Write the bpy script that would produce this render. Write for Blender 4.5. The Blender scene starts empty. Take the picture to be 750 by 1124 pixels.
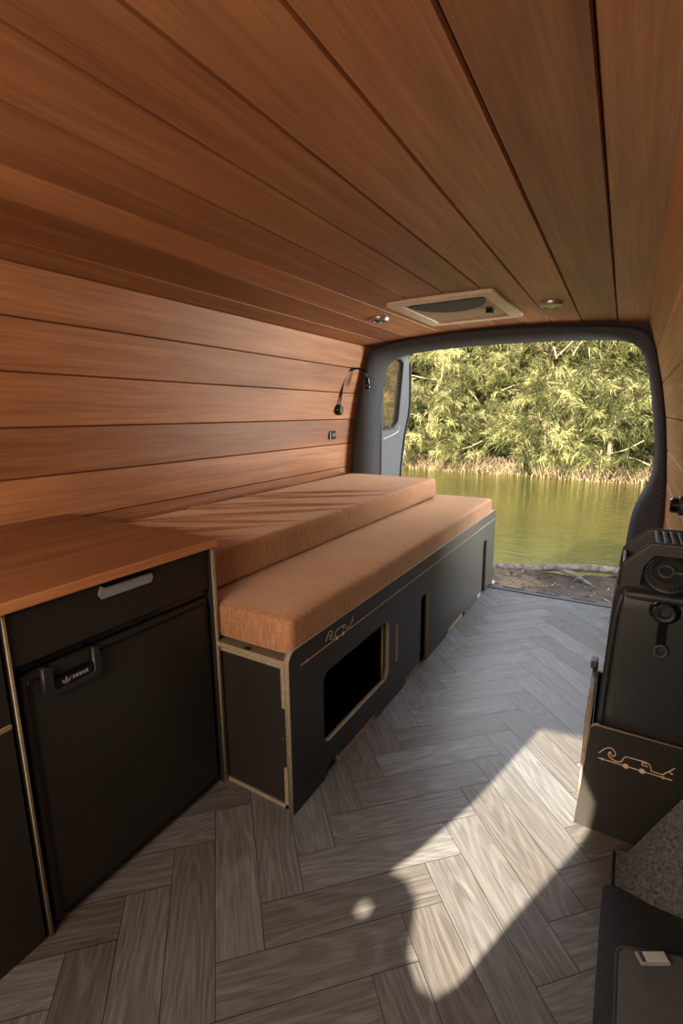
import bpy, bmesh, math, random
import numpy as np
from mathutils import Vector, Matrix
random.seed(7); np.random.seed(7)
COL = bpy.context.scene.collection
R = math.radians

# ------------------------------------------------------------------ materials
MATS = {}
def lin(c):
    return tuple(((v/255)/12.92 if v/255 <= .04045 else ((v/255+.055)/1.055)**2.4) for v in c)+(1,)
class NT:
    def __init__(s, name):
        m = bpy.data.materials.new(name); m.use_nodes = True
        s.m = m; s.t = m.node_tree; s.b = s.t.nodes['Principled BSDF']; MATS[name] = m
    def n(s, typ, **kw):
        nd = s.t.nodes.new(typ)
        for k, v in kw.items():
            if k.startswith('i_'):
                key = k[2:]; key = int(key) if key.isdigit() else key
                nd.inputs[key].default_value = v
            else: setattr(nd, k, v)
        return nd
    def l(s, a, b): s.t.links.new(a, b)
    def coords(s, scale, kind='Object', off=None):
        tc = s.n('ShaderNodeTexCoord'); mp = s.n('ShaderNodeMapping'); mp.inputs['Scale'].default_value = scale
        s.l(tc.outputs[kind], mp.inputs['Vector'])
        if off is not None: s.l(off, mp.inputs['Location'])
        return mp.outputs['Vector']
    def noise(s, vec, scale=1, detail=4, rough=.6, dist=0):
        nd = s.n('ShaderNodeTexNoise'); nd.inputs['Scale'].default_value = scale; nd.inputs['Detail'].default_value = detail
        nd.inputs['Roughness'].default_value = rough; nd.inputs['Distortion'].default_value = dist
        s.l(vec, nd.inputs['Vector']); return nd.outputs['Fac']
    def ramp(s, fac, stops):
        nd = s.n('ShaderNodeValToRGB'); e = nd.color_ramp.elements
        e[0].position, e[0].color = stops[0][0], lin(stops[0][1]); e[1].position, e[1].color = stops[-1][0], lin(stops[-1][1])
        for p, c in stops[1:-1]:
            x = e.new(p); x.color = lin(c)
        s.l(fac, nd.inputs['Fac']); return nd.outputs['Color']
    def mix(s, a, b, fac, mode='MIX'):
        nd = s.n('ShaderNodeMix', data_type='RGBA', blend_type=mode)
        for k, v in ((0, fac), (6, a), (7, b)):
            if hasattr(v, 'is_linked') or hasattr(v, 'links'): s.l(v, nd.inputs[k])
            else: nd.inputs[k].default_value = v
        return nd.outputs[2]
    def math(s, op, a, b=0):
        nd = s.n('ShaderNodeMath', operation=op)
        for k, v in ((0, a), (1, b)):
            if hasattr(v, 'links'): s.l(v, nd.inputs[k])
            else: nd.inputs[k].default_value = v
        return nd.outputs[0]
    def bump(s, h, strength=.2, dist=.01):
        nd = s.n('ShaderNodeBump'); nd.inputs['Strength'].default_value = strength; nd.inputs['Distance'].default_value = dist
        s.l(h, nd.inputs['Height']); s.l(nd.outputs[0], s.b.inputs['Normal'])
    def rough(s, v): s.b.inputs['Roughness'].default_value = v
    def col(s, c):
        if hasattr(c, 'links'): s.l(c, s.b.inputs['Base Color'])
        else: s.b.inputs['Base Color'].default_value = lin(c)

def plain(name, c, rough=.5, metal=0, var=.12, scale=30, bump=0, spec=.5):
    m = NT(name); v = m.coords((1, 1, 1)); f = m.noise(v, scale, 5)
    lo = tuple(x*(1-var) for x in c); hi = tuple(min(255, x*(1+var)) for x in c)
    m.col(m.ramp(f, [(.3, lo), (.7, hi)])); m.rough(rough); m.b.inputs['Metallic'].default_value = metal
    m.b.inputs['Specular IOR Level'].default_value = spec
    if bump: m.bump(m.noise(v, scale*6, 2), bump, .003)
    return m.m

def cedar(name, axis='Y', light=1.0, sat=1.0):
    """oiled cedar lining; grain runs along the given axis, board tint from the 'tint' attribute"""
    m = NT(name)
    at = m.n('ShaderNodeAttribute', attribute_name='tint'); t = at.outputs['Fac']
    off = m.n('ShaderNodeCombineXYZ'); m.l(m.math('MULTIPLY', t, 37.), off.inputs[0]); m.l(m.math('MULTIPLY', t, 53.), off.inputs[1]); m.l(m.math('MULTIPLY', t, 17.), off.inputs[2])
    sc = (26, 1.3, 26) if axis == 'Y' else (1.3, 26, 26)
    v = m.coords(sc, off=off.outputs[0])
    g1 = m.noise(v, 1., 6, .62, .4)
    sc2 = (150, 4, 150) if axis == 'Y' else (4, 150, 150)
    g2 = m.noise(m.coords(sc2, off=off.outputs[0]), 1., 3, .6)
    wide = m.noise(m.coords((4, 1, 4), off=off.outputs[0]), 1, 2)
    k = lambda c: tuple(min(255, x*light) for x in c)
    c = m.ramp(g1, [(.2, k((148, 98, 64))), (.5, k((174, 121, 82))), (.8, k((198, 146, 104)))])
    c = m.mix(c, m.ramp(g2, [(.3, (180, 170, 160)), (.7, (255, 255, 255))]), .5, 'MULTIPLY')
    c = m.mix(c, m.ramp(wide, [(.3, (190, 180, 172)), (.7, (255, 255, 255))]), .5, 'MULTIPLY')
    c = m.mix(c, m.ramp(t, [(0., (176, 160, 150)), (.5, (235, 232, 228)), (1., (255, 255, 255))]), .85, 'MULTIPLY')
    m.col(c); m.rough(.5); m.b.inputs['Specular IOR Level'].default_value = .35
    m.bump(g2, .12, .002)
    return m.m

def oakfloor():
    m = NT('oak_vinyl')
    at = m.n('ShaderNodeAttribute', attribute_name='tint'); t = at.outputs['Fac']
    uv = m.n('ShaderNodeUVMap'); 
    def mp(s):
        n = m.n('ShaderNodeMapping'); n.inputs['Scale'].default_value = s; m.l(uv.outputs[0], n.inputs['Vector']); return n.outputs[0]
    g = m.noise(mp((2.2, 30, 1)), 1, 5, .6, .25)
    f = m.noise(mp((9, 170, 1)), 1, 3, .6)
    # growth rings: bands of a stretched noise field
    field = m.noise(mp((1.6, 9, 1)), 1, 1, .3, .1)
    rings = m.math('SINE', m.math('MULTIPLY', field, 95.))
    c = m.ramp(g, [(.2, (112, 113, 114)), (.5, (127, 128, 129)), (.8, (142, 143, 143))])
    c = m.mix(c, m.ramp(rings, [(0., (212, 208, 204)), (.7, (255, 255, 255))]), .55, 'MULTIPLY')
    c = m.mix(c, m.ramp(f, [(.32, (150, 146, 142)), (.6, (255, 255, 255))]), .55, 'MULTIPLY')
    c = m.mix(c, m.ramp(t, [(0., (206, 192, 176)), (.35, (232, 228, 224)), (1., (255, 255, 255))]), .9, 'MULTIPLY')
    m.col(c); m.rough(.42); m.b.inputs['Specular IOR Level'].default_value = .45
    m.bump(f, .12, .002)
    return m.m

def plyedge(name, axis, pitch=.0045):
    m = NT(name); tc = m.n('ShaderNodeTexCoord'); sp = m.n('ShaderNodeSeparateXYZ'); m.l(tc.outputs['Object'], sp.inputs[0])
    s = m.math('SINE', m.math('MULTIPLY', sp.outputs['XYZ'.index(axis)], 2*math.pi/pitch))
    v = m.coords((60, 60, 60)); n = m.noise(v, 1, 4)
    c = m.ramp(s, [(.25, (126, 112, 90)), (.6, (214, 200, 170))])
    c = m.mix(c, m.ramp(n, [(.3, (190, 180, 170)), (.7, (255, 255, 255))]), .6, 'MULTIPLY')
    m.col(c); m.rough(.65); return m.m

def fabric(name, base, rib):
    m = NT(name)
    v = m.coords((1, 1, 1)); a = m.noise(v, 420, 2, .7); b = m.noise(m.coords((160, 160, 18)), 1, 3, .6); w = m.noise(v, 7, 3)
    k = lambda f: tuple(min(255, x*f) for x in base)
    c = m.ramp(a, [(.3, k(.72)), (.5, k(1)), (.72, k(1.22))])
    c = m.mix(c, m.ramp(b, [(.35, (190, 178, 165)), (.6, (255, 255, 255))]), rib, 'MULTIPLY')
    c = m.mix(c, m.ramp(w, [(.3, (215, 208, 200)), (.7, (255, 255, 255))]), .5, 'MULTIPLY')
    m.col(c); m.rough(.95); m.b.inputs['Specular IOR Level'].default_value = .12
    m.b.inputs['Sheen Weight'].default_value = .55; m.b.inputs['Sheen Roughness'].default_value = .5
    m.b.inputs['Sheen Tint'].default_value = lin((255, 225, 190))
    m.bump(a, .35, .003); return m.m

def foliage(name, dark, mid, light):
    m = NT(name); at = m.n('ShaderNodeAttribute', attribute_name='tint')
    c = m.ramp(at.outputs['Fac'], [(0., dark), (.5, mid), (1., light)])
    m.col(c); m.rough(.6); m.b.inputs['Specular IOR Level'].default_value = .25
    tr = m.n('ShaderNodeBsdfTranslucent'); m.l(c, tr.inputs[0])
    mx = m.n('ShaderNodeMixShader'); mx.inputs[0].default_value = .4
    out = m.t.nodes['Material Output']
    m.l(m.b.outputs[0], mx.inputs[1]); m.l(tr.outputs[0], mx.inputs[2]); m.l(mx.outputs[0], out.inputs[0])
    return m.m

def water():
    m = NT('river_water')
    v = m.coords((1.0, 2.6, 1)); h = m.noise(v, 2.2, 5, .55); h2 = m.noise(m.coords((5, 14, 1)), 1.6, 3, .5)
    big = m.noise(m.coords((.25, .35, 1)), 1, 3)
    m.col(m.ramp(big, [(.3, (62, 60, 36)), (.6, (84, 80, 50)), (.8, (98, 92, 62))]))
    m.rough(.06); m.b.inputs['Specular IOR Level'].default_value = .6; m.b.inputs['IOR'].default_value = 1.33
    m.bump(m.math('ADD', h, m.math('MULTIPLY', h2, .4)), .55, .05)
    gl = m.n('ShaderNodeBsdfGlossy'); gl.inputs['Color'].default_value = lin((214, 222, 172)); gl.inputs['Roughness'].default_value = .05
    m.l([n for n in m.t.nodes if n.type == 'BUMP'][0].outputs[0], gl.inputs['Normal'])
    mx = m.n('ShaderNodeMixShader'); mx.inputs[0].default_value = .72; out = m.t.nodes['Material Output']
    m.l(m.b.outputs[0], mx.inputs[1]); m.l(gl.outputs[0], mx.inputs[2]); m.l(mx.outputs[0], out.inputs[0]); return m.m

def soil(name, stops, scale=6):
    m = NT(name); v = m.coords((1, 1, 1)); a = m.noise(v, scale, 6, .7); b = m.noise(v, 60, 4, .7); w = m.noise(m.coords((1, 1, 1)), 1.1, 2)
    c = m.ramp(a, stops); c = m.mix(c, m.ramp(b, [(.3, (130, 125, 120)), (.7, (255, 255, 255))]), .7, 'MULTIPLY')
    c = m.mix(c, m.ramp(w, [(.42, (120, 118, 118)), (.58, (255, 250, 240))]), .8, 'MULTIPLY')
    m.col(c); m.rough(.95); m.bump(b, .8, .03); return m.m

M_CEIL = cedar('cedar_ceiling', 'Y', 1.1); M_WALL = cedar('cedar_wall', 'Y', 1.16)
M_TOP = cedar('oiled_worktop', 'Y', .98)
M_FLOOR = oakfloor()
M_GAP = plain('dark_gap', (26, 20, 16), .9)
M_BLACK = plain('black_laminate', (44, 41, 38), .42, var=.1, scale=200, spec=.35)
M_PX, M_PY, M_PZ = plyedge('ply_edge_x', 'X'), plyedge('ply_edge_y', 'Y'), plyedge('ply_edge_z', 'Z')
M_CUSH = fabric('rust_fabric', (190, 140, 103), .6)
M_CARPET = plain('grey_carpet_trim', (68, 68, 70), .95, var=.3, scale=160, bump=.5, spec=.1)
M_CARPETD = plain('dark_carpet', (84, 84, 84), .97, var=.35, scale=150, bump=.6, spec=.08)
M_PLAST = plain('black_plastic', (40, 40, 41), .42, var=.12, scale=90, bump=.25)
M_PLASTG = plain('dark_grey_plastic', (62, 63, 63), .5, var=.08, scale=90, bump=.25)
M_GLOSS = plain('gloss_black', (14, 14, 14), .18, var=.05)
M_METAL = plain('brushed_metal', (176, 178, 180), .38, 1., var=.06, scale=60)
M_OLIVE = plain('olive_switch', (64, 74, 44), .35, var=.1)
M_TRAY = plain('tray_grey', (84, 86, 86), .5, var=.06)
M_HANDLE = plain('satin_handle', (150, 154, 158), .4, var=.04)
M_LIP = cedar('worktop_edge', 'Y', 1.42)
M_DOOR = plain('door_card', (88, 88, 89), .7, var=.08, scale=60)
M_ENGR = plain('pale_engraving', (216, 184, 150), .7, var=.08)
M_SILVER = plain('silver_print', (150, 152, 152), .6, var=.05)
M_BEIGE = plain('vent_frame_beige', (204, 180, 154), .55, var=.06)
M_VENTIN = plain('vent_inner', (150, 122, 96), .6, var=.1)
M_MESH = plain('vent_shade', (28, 28, 33), .6, var=.3, scale=90)
M_STONE = plain('pale_stone', (160, 156, 148), .9, var=.25, scale=30, bump=.6)
M_BARK = plain('grey_bark', (112, 100, 90), .95, var=.35, scale=20, bump=.9)
M_TWIG = plain('pale_branch', (176, 156, 130), .9, var=.25, scale=12)
M_FOL = foliage('she_oak_foliage', (20, 23, 16), (92, 96, 58), (212, 206, 150))  # dark stop carries the shaded gaps, light stop the highlights
M_LEAFL = foliage('litter_leaves', (50, 38, 26), (96, 80, 58), (176, 158, 128))
M_WATER = water()
M_DIRT = soil('river_dirt', [(.3, (110, 92, 76)), (.55, (156, 132, 108)), (.75, (190, 160, 128))], 4)
M_BANK = soil('far_bank_soil', [(.3, (60, 50, 34)), (.55, (112, 92, 66)), (.75, (190, 160, 120))], 1.5)
M_HILL = soil('hill_gap_shade', [(.3, (26, 32, 14)), (.55, (44, 54, 24)), (.75, (70, 82, 36))], 2)  # backdrop hill coloured dark so gaps between trees read as shade
M_BODY = plain('van_paint', (120, 122, 124), .35, var=.03)
def lens_mat(name, col, em):
    m = NT(name); m.col(col); m.rough(.25); m.b.inputs['Emission Color'].default_value = lin(col); m.b.inputs['Emission Strength'].default_value = em
    return m.m
M_LENS = lens_mat('frosted_lens', (196, 198, 190), .0)
M_LENSG = lens_mat('green_reflection_lens', (186, 196, 96), .0)  # greenish reflection put into the lens colour
def glassm():
    m = NT('tinted_glass'); m.col((190, 168, 140)); m.rough(.03); m.b.inputs['Transmission Weight'].default_value = .9; m.b.inputs['IOR'].default_value = 1.15
    return m.m
M_GLASS = glassm()

# ------------------------------------------------------------------ object helpers
def tag(o, label=None, cat=None, group=None, kind=None):
    if label: o['label'] = label
    if cat: o['category'] = cat
    if group: o['group'] = group
    if kind: o['kind'] = kind
    return o
def thing(name, loc, label, cat, group=None):
    o = bpy.data.objects.new(name, None); o.empty_display_size = .05; o.location = loc; COL.objects.link(o)
    return tag(o, label, cat, group)
def root_loc(o):
    v = Vector((0, 0, 0))
    while o is not None: v += o.location; o = o.parent
    return v
def link(name, me, mats, parent=None, smooth=False):
    for m in (mats if isinstance(mats, (list, tuple)) else [mats]): me.materials.append(m)
    if smooth: me.polygons.foreach_set('use_smooth', [True]*len(me.polygons))
    o = bpy.data.objects.new(name, me); COL.objects.link(o)
    if parent is not None:
        o.parent = parent; o.location = -root_loc(parent)
    return o
def from_data(name, vs, fs, mats, parent=None, smooth=False):
    me = bpy.data.meshes.new(name); me.from_pydata([tuple(v) for v in vs], [], fs); me.update()
    return link(name, me, mats, parent, smooth)
def bm_out(name, bm, mats, parent=None, smooth=False):
    bmesh.ops.recalc_face_normals(bm, faces=bm.faces)
    me = bpy.data.meshes.new(name); bm.to_mesh(me); bm.free()
    return link(name, me, mats, parent, smooth)
def add_box(bm, x0, x1, y0, y1, z0, z1, bev=0, seg=2):
    r = bmesh.ops.create_cube(bm, size=1); vs = r['verts']
    for v in vs:
        v.co = Vector(((x0+x1)/2+v.co.x*(x1-x0), (y0+y1)/2+v.co.y*(y1-y0), (z0+z1)/2+v.co.z*(z1-z0)))
    if bev:
        es = list({e for v in vs for e in v.link_edges}); bmesh.ops.bevel(bm, geom=es, offset=bev, segments=seg, affect='EDGES', profile=.6)
def box(name, x0, x1, y0, y1, z0, z1, mat, parent=None, bev=0, seg=2):
    bm = bmesh.new(); add_box(bm, x0, x1, y0, y1, z0, z1, bev, seg)
    return bm_out(name, bm, mat, parent, False)
def lathe(name, prof, origin, mat, parent=None, axis=(0, 0, 1), n=32, smooth=True):
    """prof: (radius, height) points revolved about axis through origin"""
    q = Vector((0, 0, 1)).rotation_difference(Vector(axis).normalized()); vs, fs = [], []
    for (r, h) in prof:
        for k in range(n):
            a = 2*math.pi*k/n; vs.append(Vector(origin)+q@Vector((r*math.cos(a), r*math.sin(a), h)))
    for i in range(len(prof)-1):
        for k in range(n): fs.append((i*n+k, i*n+(k+1) % n, (i+1)*n+(k+1) % n, (i+1)*n+k))
    fs.append(tuple(range(n))[::-1]); fs.append(tuple((len(prof)-1)*n+k for k in range(n)))
    o = from_data(name, vs, fs, mat, parent, smooth)
    md = o.modifiers.new('edge', 'EDGE_SPLIT'); md.split_angle = R(40)
    return o
def tube(name, pts, rad, mat, parent=None, n=10, closed=False, smooth=True):
    """rad: number or list"""
    P = [Vector(p) for p in pts]; m = len(P); vs, fs = [], []
    rr = rad if isinstance(rad, (list, tuple)) else [rad]*m
    up = Vector((0, 0, 1)); prevn = None
    for i in range(m):
        if closed: t = (P[(i+1) % m]-P[i-1])
        else: t = P[min(i+1, m-1)]-P[max(i-1, 0)]
        t.normalize()
        if prevn is None:
            a = up if abs(t.z) < .9 else Vector((1, 0, 0)); nn = t.cross(a).normalized()
        else: nn = (prevn-t*prevn.dot(t)).normalized()
        prevn = nn; b = t.cross(nn)
        for k in range(n):
            th = 2*math.pi*k/n; vs.append(P[i]+(nn*math.cos(th)+b*math.sin(th))*rr[i])
    for i in range(m if closed else m-1):
        j = (i+1) % m
        for k in range(n): fs.append((i*n+k, i*n+(k+1) % n, j*n+(k+1) % n, j*n+k))
    if not closed: fs.append(tuple(range(n))[::-1]); fs.append(tuple((m-1)*n+k for k in range(n)))
    return from_data(name, vs, fs, mat, parent, smooth)
def bez(pts, per=8):
    """Catmull-Rom through points"""
    P = [Vector(p) for p in pts]; out = []
    for i in range(len(P)-1):
        p0, p1, p2, p3 = P[max(i-1, 0)], P[i], P[i+1], P[min(i+2, len(P)-1)]
        for k in range(per):
            t = k/per; out.append(.5*((2*p1)+(p2-p0)*t+(2*p0-5*p1+4*p2-p3)*t*t+(3*p1-p0-3*p2+p3)*t**3))
    out.append(P[-1]); return out
AX = {'YZ': (1, 2, 0), 'XZ': (0, 2, 1), 'XY': (0, 1, 2)}
def panel(name, outer, holes, plane, pos, thick, mface, medge, parent=None, bevel=0):
    """flat board cut from a 2D outline with holes; face and edge materials"""
    cu = bpy.data.curves.new('outline', 'CURVE'); cu.dimensions = '2D'; cu.fill_mode = 'BOTH'; cu.extrude = thick/2
    for loop in [outer]+list(holes):
        sp = cu.splines.new('POLY'); sp.points.add(len(loop)-1); sp.use_cyclic_u = True
        for p, q in zip(sp.points, loop): p.co = (q[0], q[1], 0, 1)
    ob = bpy.data.objects.new('tmp', cu); COL.objects.link(ob)
    dg = bpy.context.evaluated_depsgraph_get(); me = bpy.data.meshes.new_from_object(ob.evaluated_get(dg))
    bpy.data.objects.remove(ob); bpy.data.curves.remove(cu)
    a, b, c = AX[plane]; me.materials.clear()
    bm = bmesh.new(); bm.from_mesh(me); bpy.data.meshes.remove(me)
    bmesh.ops.remove_doubles(bm, verts=bm.verts, dist=1e-5)
    for v in bm.verts:
        co = [0, 0, 0]; co[a] = v.co.x; co[b] = v.co.y; co[c] = pos+v.co.z; v.co = co
    bm.faces.ensure_lookup_table(); bmesh.ops.recalc_face_normals(bm, faces=bm.faces); bm.normal_update()
    for f in bm.faces: f.material_index = 0 if abs(f.normal[c]) > .7 else 1
    return bm_out(name, bm, [mface, medge], parent)
def rrect(x0, x1, y0, y1, r, n=6):
    o = []
    for cx, cy, a0 in ((x1-r, y1-r, 0), (x0+r, y1-r, 90), (x0+r, y0+r, 180), (x1-r, y0+r, 270)):
        for k in range(n+1):
            a = R(a0+90*k/n); o.append((cx+r*math.cos(a), cy+r*math.sin(a)))
    return o
def set_tint(me, vals):
    at = me.color_attributes.new('tint', 'FLOAT_COLOR', 'CORNER')
    arr = np.ones((len(me.loops), 4), dtype=np.float32); v = np.repeat(np.asarray(vals, dtype=np.float32), [p.loop_total for p in me.polygons])
    arr[:, 0] = arr[:, 1] = arr[:, 2] = v; at.data.foreach_set('color', arr.ravel())

# ------------------------------------------------------------------ the setting: floor
W = .10598
def floor():
    vs, fs, uvs, tint = [], [], [], []
    s = 1/math.sqrt(2)
    def w(p, q): return Vector(((p-q)*s*W-.666, (p+q)*s*W+.568, 0))
    rnd = random.Random(3)
    def plank(p0, p1, q0, q1, along):
        c = w((p0+p1)/2, (q0+q1)/2)
        if c.x < -2.2 or c.x > .75 or c.y < -1.4 or c.y > 3.6: return
        g = .0075; i = len(vs); P = [(p0+g, q0+g), (p1-g, q0+g), (p1-g, q1-g), (p0+g, q1-g)]
        W3 = [w(*a) for a in P]
        # trim to the floor outline: x -1.85..0.6, y -1.0..3.2
        bm = bmesh.new(); f = bm.faces.new([bm.verts.new(v) for v in W3])
        for co, no in (((0, 3.2, 0), (0, 1, 0)), ((0, -1.02, 0), (0, -1, 0)), ((.6, 0, 0), (1, 0, 0)), ((-1.85, 0, 0), (-1, 0, 0))):
            bmesh.ops.bisect_plane(bm, geom=bm.verts[:]+bm.edges[:]+bm.faces[:], plane_co=co, plane_no=no, clear_outer=True)
        if bm.faces:
            bm.faces.ensure_lookup_table(); off = (rnd.uniform(0, 50), rnd.uniform(0, 50)); tt = rnd.random()
            for f in bm.faces:
                i = len(vs); loop = [v.co.copy() for v in f.verts]; vs.extend(loop); fs.append(tuple(range(i, i+len(loop))))
                for v in loop:
                    p = ((v.x+.666)+(v.y-.568))*s; q = ((v.y-.568)-(v.x+.666))*s
                    uvs.append(((p if along == 'p' else q)+off[0], (q if along == 'p' else p)+off[1]))
                tint.append(tt)
        bm.free()
    for i in range(-24, 34):
        for k in range(-5, 6):
            plank(i, i+1, i+8*k, i+4+8*k, 'q'); plank(i+1+8*k, i+5+8*k, i, i+1, 'p')
    o = from_data('floor', vs, fs, [M_FLOOR]); me = o.data
    uv = me.uv_layers.new(name='UVMap'); uv.data.foreach_set('uv', [c for u in uvs for c in u]); set_tint(me, tint)
    o.data.materials.append(M_GAP)
    # dark subfloor showing in the joints, same object
    bm = bmesh.new(); bm.from_mesh(me); r = bmesh.ops.create_cube(bm, size=1)
    for v in r['verts']: v.co = Vector((-.625+v.co.x*2.45, 1.09+v.co.y*4.22, -.0175+v.co.z*.033))
    for f in {f for v in r['verts'] for f in v.link_faces}: f.material_index = 1
    bm.to_mesh(me); bm.free(); tag(o, kind='structure')
floor()

# ceiling: tongue and groove boards following the curved roof
def zc(x): return 1.65-.05*((x+.8)/.85)**2
SEAM = [(-1.628, .015), (-1.47, .004), (-1.301, -.013), (-1.135, .005), (-.985, .008), (-.91+.08, .003)]
SEAM = [(-1.628, .015), (-1.475, .004), (-1.301, -.013), (-1.085, .018), (-.915, .003), (-.748, 0.), (-.592, -.002), (-.453, -.016), (-.297, -.019), (-.127, -.017), (.03, .0)]
def ceiling():
    vs, fs, tint = [], [], []
    ys = [-1.0, -.3, .4, 1.1, 1.8, 2.13, 2.74, 3.20]; rnd = random.Random(11)
    tl = [.25, .1, .75, .3, .45, .3, .5, .72, .2, .6]
    for b in range(len(SEAM)-1):
        t = tl[b]
        prof = [(.0012, .008), (.0045, .0004), (.3, 0), (.5, 0), (.7, 0), (-.0045, .0004), (-.0012, .008)]
        i0 = len(vs)
        for y in ys:
            a = SEAM[b][0]+SEAM[b][1]*(y-3.1); c = SEAM[b+1][0]+SEAM[b+1][1]*(y-3.1)
            for (u, dz) in prof:
                if abs(u) < .02: x = a+u if u > 0 else c+u
                else: x = a+(c-a)*u
                vs.append((x, y, zc(x)+dz))
        n = len(prof)
        for j in range(len(ys)-1):
            for k in range(n-1):
                fs.append((i0+j*n+k, i0+(j+1)*n+k, i0+(j+1)*n+k+1, i0+j*n+k+1)); tint.append(t)
    o = from_data('ceiling', vs, fs, [M_CEIL, M_GAP], smooth=False); set_tint(o.data, tint)
    bm = bmesh.new(); bm.from_mesh(o.data)
    add = []
    for k in range(13):
        x = -1.80+k*(2.05/12); add.append((x, zc(x)+.012))
    top = []
    for y in (-1.02, 3.22): top.append([bm.verts.new((x, y, z)) for x, z in add]); top.append([bm.verts.new((x, y, z+.03)) for x, z in add])
    a, au, c, cu_ = top
    for k in range(12):
        for q in ((a[k], a[k+1], c[k+1], c[k]), (au[k], cu_[k], cu_[k+1], au[k+1]), (a[k], au[k], au[k+1], a[k+1]), (c[k], c[k+1], cu_[k+1], cu_[k])):
            f = bm.faces.new(q); f.material_index = 1
    bm.to_mesh(o.data); bm.free(); tag(o, kind='structure')
ceiling()

# side walls
ZS = [-.02, .28, .45, .615, .78, .948, 1.118, 1.294, 1.455, 1.603]
PX = [(.0, .185), (.6, .182), (.78, .173), (.95, .158), (1.12, .136), (1.29, .104), (1.45, .064), (1.60, .018)]
def wx(z):
    return float(np.interp(z, [p[0] for p in PX], [p[1] for p in PX]))
def wall(name, side, y0, y1, seed, ycut=None):
    vs, fs, tint = [], [], []; rnd = random.Random(seed)
    tl = {'wall_left': [.3, .5, .6, .75, .95, .15, .5, .4, .55, .5]}.get(name, [.5, .7, .4, .6, .8, .5, .6, .75, .5, .6])
    X = (lambda z: wx(z)) if side > 0 else (lambda z: -1.6-wx(z))
    for b in range(len(ZS)-1):
        z0, z1 = ZS[b], ZS[b+1]; pr = [(z0+.0009, .007), (z0+.004, 0), ((z0+z1)/2, 0), (z1-.004, 0), (z1-.0009, .007)]
        i = len(vs); n = len(pr)
        for y in ((ycut if ycut is not None and z1 < 1.2 else y0), y1):
            for z, d in pr: vs.append((X(z)+side*d, y, z))
        for k in range(n-1): fs.append((i+k, i+k+1, i+n+k+1, i+n+k)); tint.append(tl[b])
    o = from_data(name, vs, fs, [M_WALL, M_GAP]); set_tint(o.data, tint)
    bm = bmesh.new(); bm.from_mesh(o.data); L = []
    for y in (y0, y1):
        for d in (.012, .04): L.append([bm.verts.new((X(z)+side*d, y if ycut is None or z > 1.1 or y == y1 else ycut, z)) for z in [-.02]+ZS[1:-1]+[1.63]])
    for k in range(9):
        for A, B in ((L[0], L[2]), (L[1], L[3]), (L[0], L[1]), (L[2], L[3])):
            f = bm.faces.new((A[k], A[k+1], B[k+1], B[k])); f.material_index = 1
    bm.to_mesh(o.data); bm.free(); return tag(o, kind='structure')
wall('wall_left', -1, -1.0, 3.22, 5)
wall('wall_right', 1, -1.0, 3.22, 9, 1.74)
# door recess on the right, ahead of the boarded part, and its ceiling strip
bm = bmesh.new(); add_box(bm, .42, .45, -1.0, 1.74, -.02, 1.66); add_box(bm, .235, .42, 1.70, 1.735, -.02, 1.16); add_box(bm, .18, .45, -1.0, 1.70, 1.125, 1.15)
tag(bm_out('trim_1', bm, M_CARPETD), kind='structure')
# unseen bulkhead behind the camera, added with holes shaped to cast the sun patch
dx, tanv, Yw = .303, .5225, -1.0
patch = [(-.195, 1.76), (.06, 1.80), (.05, 1.52), (-.004, 1.368), (-.024, 1.285), (-.142, .979), (-.205, .80), (-.235, .755), (-.275, .752), (-.315, .80), (-.328, .85), (-.345, .92), (-.385, .955), (-.435, .958), (-.40, 1.03), (-.313, 1.285)]
hole = [(x-dx*(y-Yw), tanv*(y-Yw)) for x, y in patch]
c0 = (-.447, .838); spot = [(c0[0]+.020*math.cos(a)-dx*(c0[1]+.022*math.sin(a)-Yw), tanv*(c0[1]+.022*math.sin(a)-Yw)) for a in [k*math.pi/4 for k in range(8)]]
o = panel('sun_mask_wall', [(-1.85, -.02), (.45, -.02), (.45, 1.70), (-1.85, 1.70)], [hole, spot], 'XZ', Yw-.006, .006, M_CARPETD, M_CARPETD); tag(o, kind='structure')

# rear opening trim: padded grey surround
INN = [(-1.60, -.02), (-1.615, .4), (-1.618, .756), (-1.616, 1.026), (-1.595, 1.36), (-1.565, 1.48), (-1.52, 1.525), (-1.45, 1.548), (-1.315, 1.562), (-1.089, 1.573), (-.746, 1.575), (-.487, 1.567), (-.295, 1.558), (-.125, 1.546), (-.07, 1.532), (-.018, 1.50), (.017, 1.439), (.057, 1.282), (.095, 1.065), (.117, .88), (.107, .768), (.055, .666), (.026, .564), (.015, .342), (.010, .164), (.005, -.02)]
OUT = [(-1.79, -.02), (-1.775, .4), (-1.745, .756), (-1.712, 1.053), (-1.672, 1.305), (-1.625, 1.54), (-1.58, 1.585), (-1.44, 1.615), (-1.296, 1.632), (-1.106, 1.643), (-.822, 1.646), (-.55, 1.634), (-.42, 1.624), (-.20, 1.606), (-.09, 1.592), (.004, 1.568), (.036, 1.52), (.07, 1.447), (.104, 1.277), (.138, 1.10), (.163, .888), (.174, .73), (.18, .60), (.19, .40), (.20, .20), (.20, -.02)]
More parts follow.
